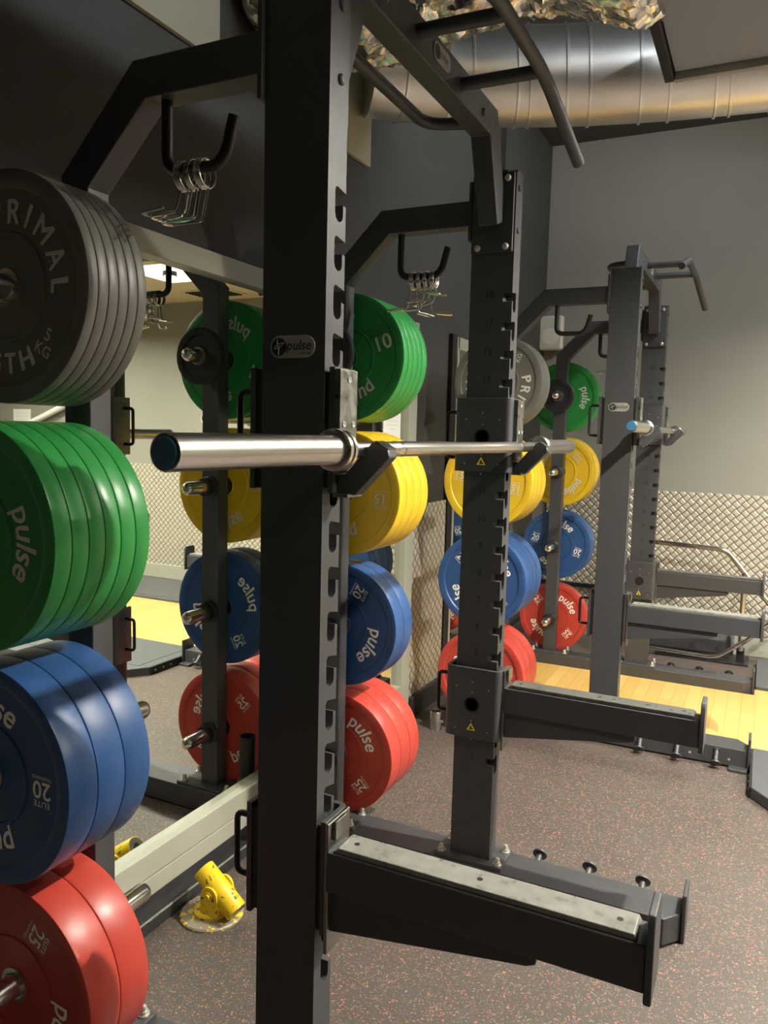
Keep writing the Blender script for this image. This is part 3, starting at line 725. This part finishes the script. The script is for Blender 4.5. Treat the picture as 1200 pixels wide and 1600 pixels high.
# ------------------------------------------------------------------ landmine and steel cup on the floor
lm = thing('landmine_base', (.055, 1.10, FZ), 'chipped yellow landmine bar holder on a round plate, on the floor by the mirror', 'bar holder'); og = tuple(lm.location)
lx, ly = .055, 1.10
obj('floor_disc', MB().lathe([(.098, 0), (.098, .006), (.094, .010), (.06, .012), (0, .012)], (lx, ly, FZ), 'z', 48), 'ydisc', lm, og)
obj('swivel_puck', MB().lathe([(.056, .012), (.056, .020), (.048, .026), (0, .026)], (lx, ly, FZ), 'z', 36), 'ypaint', lm, og)
ax0, ax1 = Vector((.022, ly, .150)), Vector((.158, ly-.01, .056)); d = (ax1-ax0)
for sy in (-1, 1):
    yy = ly+sy*.040
    P = [(lx-.010, FZ+.024), (lx+.052, FZ+.024), (lx+.054, FZ+.070)] + [(lx+.022+.030*math.cos(q), FZ+.085+.030*math.sin(q)) for q in [PI*i/8 for i in range(9)]] + [(lx-.010, FZ+.070)]
    ear = obj('side_ear', MB().prism(P, 'y', yy-.004, yy+.004), 'ypaint', lm, og, bevel=.001)
    pr = [(.012, 0), (.012, .004*sy), (.008, .005*sy), (.008, .010*sy), (0, .010*sy)]
    obj('pivot_bolt', MB().lathe(pr if sy > 0 else pr[::-1], (lx+.022, yy+sy*.004, FZ+.088), 'y', 16), 'ypaint', ear, og)
n_ = d.normalized()
tb = MB().tube([ax0, ax0+n_*.002, ax1-n_*.002, ax1], [.033, .0345, .0345, .033], 32)
tube = obj('bar_tube', tb, 'ypaint', lm, og)
obj('tube_end', MB().tube([ax0-n_*.0008, ax0], .030, 28), 'wear', tube, og)
obj('tube_bore', MB().tube([ax0-n_*.0014, ax0-n_*.0006], .013, 20), 'dark_ltr', tube, og)
obj('tube_end', MB().tube([ax1, ax1+n_*.001], .031, 28), 'wear', tube, og)
cup = obj('steel_cup', MB().lathe([(0, 0), (.031, 0), (.032, .003), (.032, .092), (.030, .094), (.027, .092), (.027, .006), (0, .006)], (.078, 2.885, FZ), 'z', 32), 'satin', None, (.078, 2.885, FZ))
tag(cup, 'small open steel cylinder standing on the rubber floor behind the second upright', 'cup')
obj('side_knob', MB().lathe([(0, .010), (.007, .010), (.009, .004), (.009, -.003)], (.078+.032, 2.885, FZ+.04), 'x', 14), 'satin', cup, (.078, 2.885, FZ))

# storage tube and hanging handle seen in the mirror behind the plates
bt = thing('bar_storage_tube', (-.045, 1.60, FZ), 'black open tube standing beside the wall, seen in the mirror next to the red plates', 'tube'); og = tuple(bt.location)
obj('tube', MB().lathe([(.030, 0), (.030, .355), (.026, .355), (.026, .01)], (-.055, 1.60, .013), 'z', 24), 'black', bt, og)

# ------------------------------------------------------------------ lifting platform under the far rack
pf = thing('lifting_platform', (2.2, 3.75, FZ), 'wooden lifting platform with grey rubber side mats under and beside the far rack', 'platform'); og = tuple(pf.location)
ob0, ob1 = DY2+YC+.075, DY2+LEN-YC-.075
obj('wood_deck', MB().prism([(.10, ob0), (1.545, ob0), (1.545, 3.30), (3.7, 3.30), (3.7, 4.36), (1.545, 4.36), (1.545, ob1), (.10, ob1)], 'z', FZ, .040), 'wood', pf, og)
obj('near_mat', MB().prism([(1.548, 3.297), (1.548, 2.815), (1.67, 2.66), (3.7, 2.66), (3.7, 3.297)], 'z', FZ, .062), 'matblk', pf, og, bevel=.006)
obj('far_mat', MB().prism([(1.548, 4.363), (3.7, 4.363), (3.7, 5.05), (1.548, 5.05)], 'z', FZ, .062), 'matblk', pf, og, bevel=.006)
obj('mat_insert', MB().box(1.62, 3.6, 2.80, 3.27, .062, .0645), 'matblk', pf, og, bevel=.001)
obj('mat_insert', MB().box(1.62, 3.6, 4.40, 4.98, .062, .0645), 'matblk', pf, og, bevel=.001)
ed = obj('edge_frame', MB().box(1.541, 1.548, 2.82, 3.29, FZ, .060), 'black', pf, og, bevel=.001)
for y in (2.86, 2.93, 3.0):
    obj('edge_bolt', MB().lathe([(0, -.004), (.006, -.004), (.006, 0)][::1], (1.541, y, .036), 'x', 12), 'bolt', ed, og)

# ------------------------------------------------------------------ machine by the back wall
gm = thing('exercise_machine', (1.2, 5.0, FZ), 'chrome tube framed machine with dark pad low against the tread plate wall', 'exercise machine'); og = tuple(gm.location)
obj('top_rail', MB().tube(fillet([(.78, 5.22, .72), (.84, 5.02, .805), (1.315, 5.0, .79), (1.62, 5.0, .425), (1.85, 5.0, .16)], .05, 6), .0175, 16), 'chrome', gm, og)
obj('front_strut', MB().tube([(1.435, 5.0, .650), (1.445, 5.0, .11)], .0175, 16), 'chrome', gm, og)
obj('lower_rail', MB().tube(fillet([(.80, 4.98, .050), (1.29, 4.98, .040), (1.48, 4.98, .19), (1.66, 4.98, .38)], .06, 6), .0155, 16), 'chrome', gm, og)
obj('dark_pad', MB().prism([(5.03, .06), (5.06, .06), (5.16, .26), (5.13, .27)], 'x', .80, 1.40), 'plinth', gm, og, bevel=.006)
obj('foot', MB().box(.9, 1.5, 4.96, 5.2, FZ, .026), 'black', gm, og, bevel=.002)
obj('support', MB().box(1.42, 1.47, 5.02, 5.06, .026, .12), 'black', gm, og)

# ------------------------------------------------------------------ wall fittings
sk = thing('wall_speaker', (-.008, YB-.07, 2.30), 'ivory loudspeaker mounted high on the grey back wall', 'speaker'); og = tuple(sk.location)
obj('cabinet', MB().prism([(-.098, YB-.12), (.082, YB-.12), (.074, YB-.03), (-.09, YB-.03)], 'z', 2.18, 2.43), 'speaker', sk, og, bevel=.012)
obj('grille', MB().box(-.086, .070, YB-.124, YB-.119, 2.192, 2.418), 'speaker_grille', sk, og, bevel=.002)
obj('cone', MB().lathe([(.062, 0), (.062, -.002), (.054, -.003), (.030, -.001), (0, -.001)][::-1], (-.008, YB-.1245, 2.275), 'y', 36), 'speaker', sk, og)
obj('wall_bracket', MB().box(-.04, .025, YB-.03, YB, 2.24, 2.37), 'speaker', sk, og)
nt_ = thing('paper_notice', (XM+.002, 2.67, 1.56), 'white paper notice with lines of small print taped to the mirror', 'notice'); og = tuple(nt_.location)
obj('sheet', MB().box(XM+.0004, XM+.0012, 2.575, 2.765, 1.43, 1.70), 'paper', nt_, og, 0)
for i, wd in enumerate((.06, .13, .15, .05, 0, .12, .14, .06, 0, .13, .15, .08)):
    if wd: obj('print_line', MB().box(XM+.0012, XM+.0015, 2.67-wd/2, 2.67+wd/2, 1.668-i*.019, 1.673-i*.019), 'greyltr', nt_, og, 0)
sg = thing('safety_sign', (3.12, YB, 1.612), 'small round blue sign on the back wall, seen in the mirror', 'sign'); og = tuple(sg.location)
obj('disc', MB().lathe([(0, -.003), (.055, -.003), (.055, 0)], (3.12, YB, 1.612), 'y', 32), 'paper', sg, og)
obj('blue_face', MB().lathe([(0, -.0045), (.042, -.0045), (.042, -.003)], (3.12, YB, 1.612), 'y', 32), 'sign_blue', sg, og)
obj('symbol', MB().box(3.10, 3.14, YB-.0052, YB-.0045, 1.595, 1.61).box(3.11, 3.13, YB-.0052, YB-.0045, 1.615, 1.632), 'paper', sg, og)
fn = thing('framed_notice', (5.64, YB, 1.60), 'white framed notice on the back wall, seen small in the mirror at the left edge', 'notice'); og = tuple(fn.location)
obj('frame', MB().box(5.51, 5.775, YB-.012, YB, 1.44, 1.68), 'paper', fn, og, bevel=.002)
for i in range(5): obj('print_line', MB().box(5.55, 5.735, YB-.0128, YB-.012, 1.635-i*.035, 1.641-i*.035), 'greyltr', fn, og, 0)
hr = thing('beam', (5.2, YB, 1.60), 'white sloping handrail on the back wall, seen in the mirror above the green plates', 'beam'); og = tuple(hr.location)  # plain tube standing in for part of a white machine
obj('rail', MB().tube([(5.70, YB-.06, 1.44), (4.55, YB-.06, 1.86)], .032, 14), 'paper', hr, og)
for x, z in ((5.55, 1.495), (4.7, 1.805)): obj('bracket', MB().tube([(x, YB-.06, z), (x, YB, z-.02)], .012, 10), 'black', hr, og)

# ------------------------------------------------------------------ ducts in the open ceiling
def spiral_duct():
    cps = [(-.03, 2.13), (.22, 2.33), (.67, 2.52), (1.10, 2.62), (1.60, 2.68), (2.0, 2.69)]
    path = fillet([(x, y+.05, 2.98) for x, y in cps], .18, 6); rad = .185
    org = (.9, 2.6, 2.98)
    t = thing('spiral_duct', org, 'shiny galvanised spiral duct running under the dark ceiling', 'duct')
    obj('duct_body', MB().tube(path, rad, 48), 'galv', t, org)
    # seams
    ds = [0]
    for i in range(1, len(path)): ds.append(ds[-1]+(path[i]-path[i-1]).length)
    tot = ds[-1]
    def at(s_):
        for i in range(1, len(ds)):
            if ds[i] >= s_:
                f_ = (s_-ds[i-1])/max(1e-6, ds[i]-ds[i-1]); return path[i-1].lerp(path[i], f_), (path[i]-path[i-1]).normalized()
        return path[-1], (path[-1]-path[-2]).normalized()
    s_ = .12; step = (.20, .11, .17, .055, .15, .09)
    i = 0
    while s_ < tot-.05:
        p, d_ = at(s_); wob = Vector((.10*(1 if i % 3 else -.6), 0, .12)); d2 = (d_+wob*.6).normalized()
        obj('seam', MB().tube([p-d2*.007, p-d2*.004, p+d2*.004, p+d2*.007], [rad-.004, rad+.008, rad+.008, rad-.004], 48, False), 'galv', t, org)
        s_ += step[i % 6]; i += 1
    return t
spiral_duct()
def foil_duct():
    # crumpled foil wrapped duct: lofted rings with noise
    n, m_ = 120, 150; mb = MB(); org = (.55, 1.75, 3.0)
    x0, x1 = -.08, 1.15
    def hsh(i, j, k): return (math.sin(i*12.9898+j*78.233+k*37.719)*43758.5453) % 1
    def vn(x, y, k):
        i, j = math.floor(x), math.floor(y); fx, fy = x-i, y-j; fx = fx*fx*(3-2*fx); fy = fy*fy*(3-2*fy)
        return (hsh(i, j, k)*(1-fx)+hsh(i+1, j, k)*fx)*(1-fy)+(hsh(i, j+1, k)*(1-fx)+hsh(i+1, j+1, k)*fx)*fy
    def ridge(x, y, k): return abs(vn(x, y, k)-.5)*2
    for i in range(m_+1):
        f_ = i/m_; x = x0+(x1-x0)*f_
        cy = 1.60+.17*f_; cz = 2.995-.05*math.sin(f_*PI*2.2)-.03*max(0, f_-.75)*4
        rr = .235*(1-.25*max(0, (f_-.95)/.05))
        for k_ in range(n):
            an = 2*PI*k_/n
            q = rr-.030*ridge(x*11+an*.8, an*3.1-x*3, 1)-.016*ridge(x*27-an, an*7.3+x*5, 2)-.007*ridge(x*60, an*17, 4)
            mb.v.append((x+.03*(vn(an*3, x*9, 3)-.5), cy+q*math.cos(an), cz+q*math.sin(an)))
    for i in range(m_):
        for k_ in range(n):
            k2 = (k_+1) % n; mb.f.append([i*n+k_, (i+1)*n+k_, (i+1)*n+k2, i*n+k2])
    mb.f.append([m_*n+k_ for k_ in range(n)]); mb.f.append([k_ for k_ in range(n)][::-1])
    o = obj('foil_duct', mb, 'foil', None, org, smooth=38)
    return tag(o, 'crumpled silver foil wrapped duct hanging above the spiral duct', 'duct')
foil_duct()
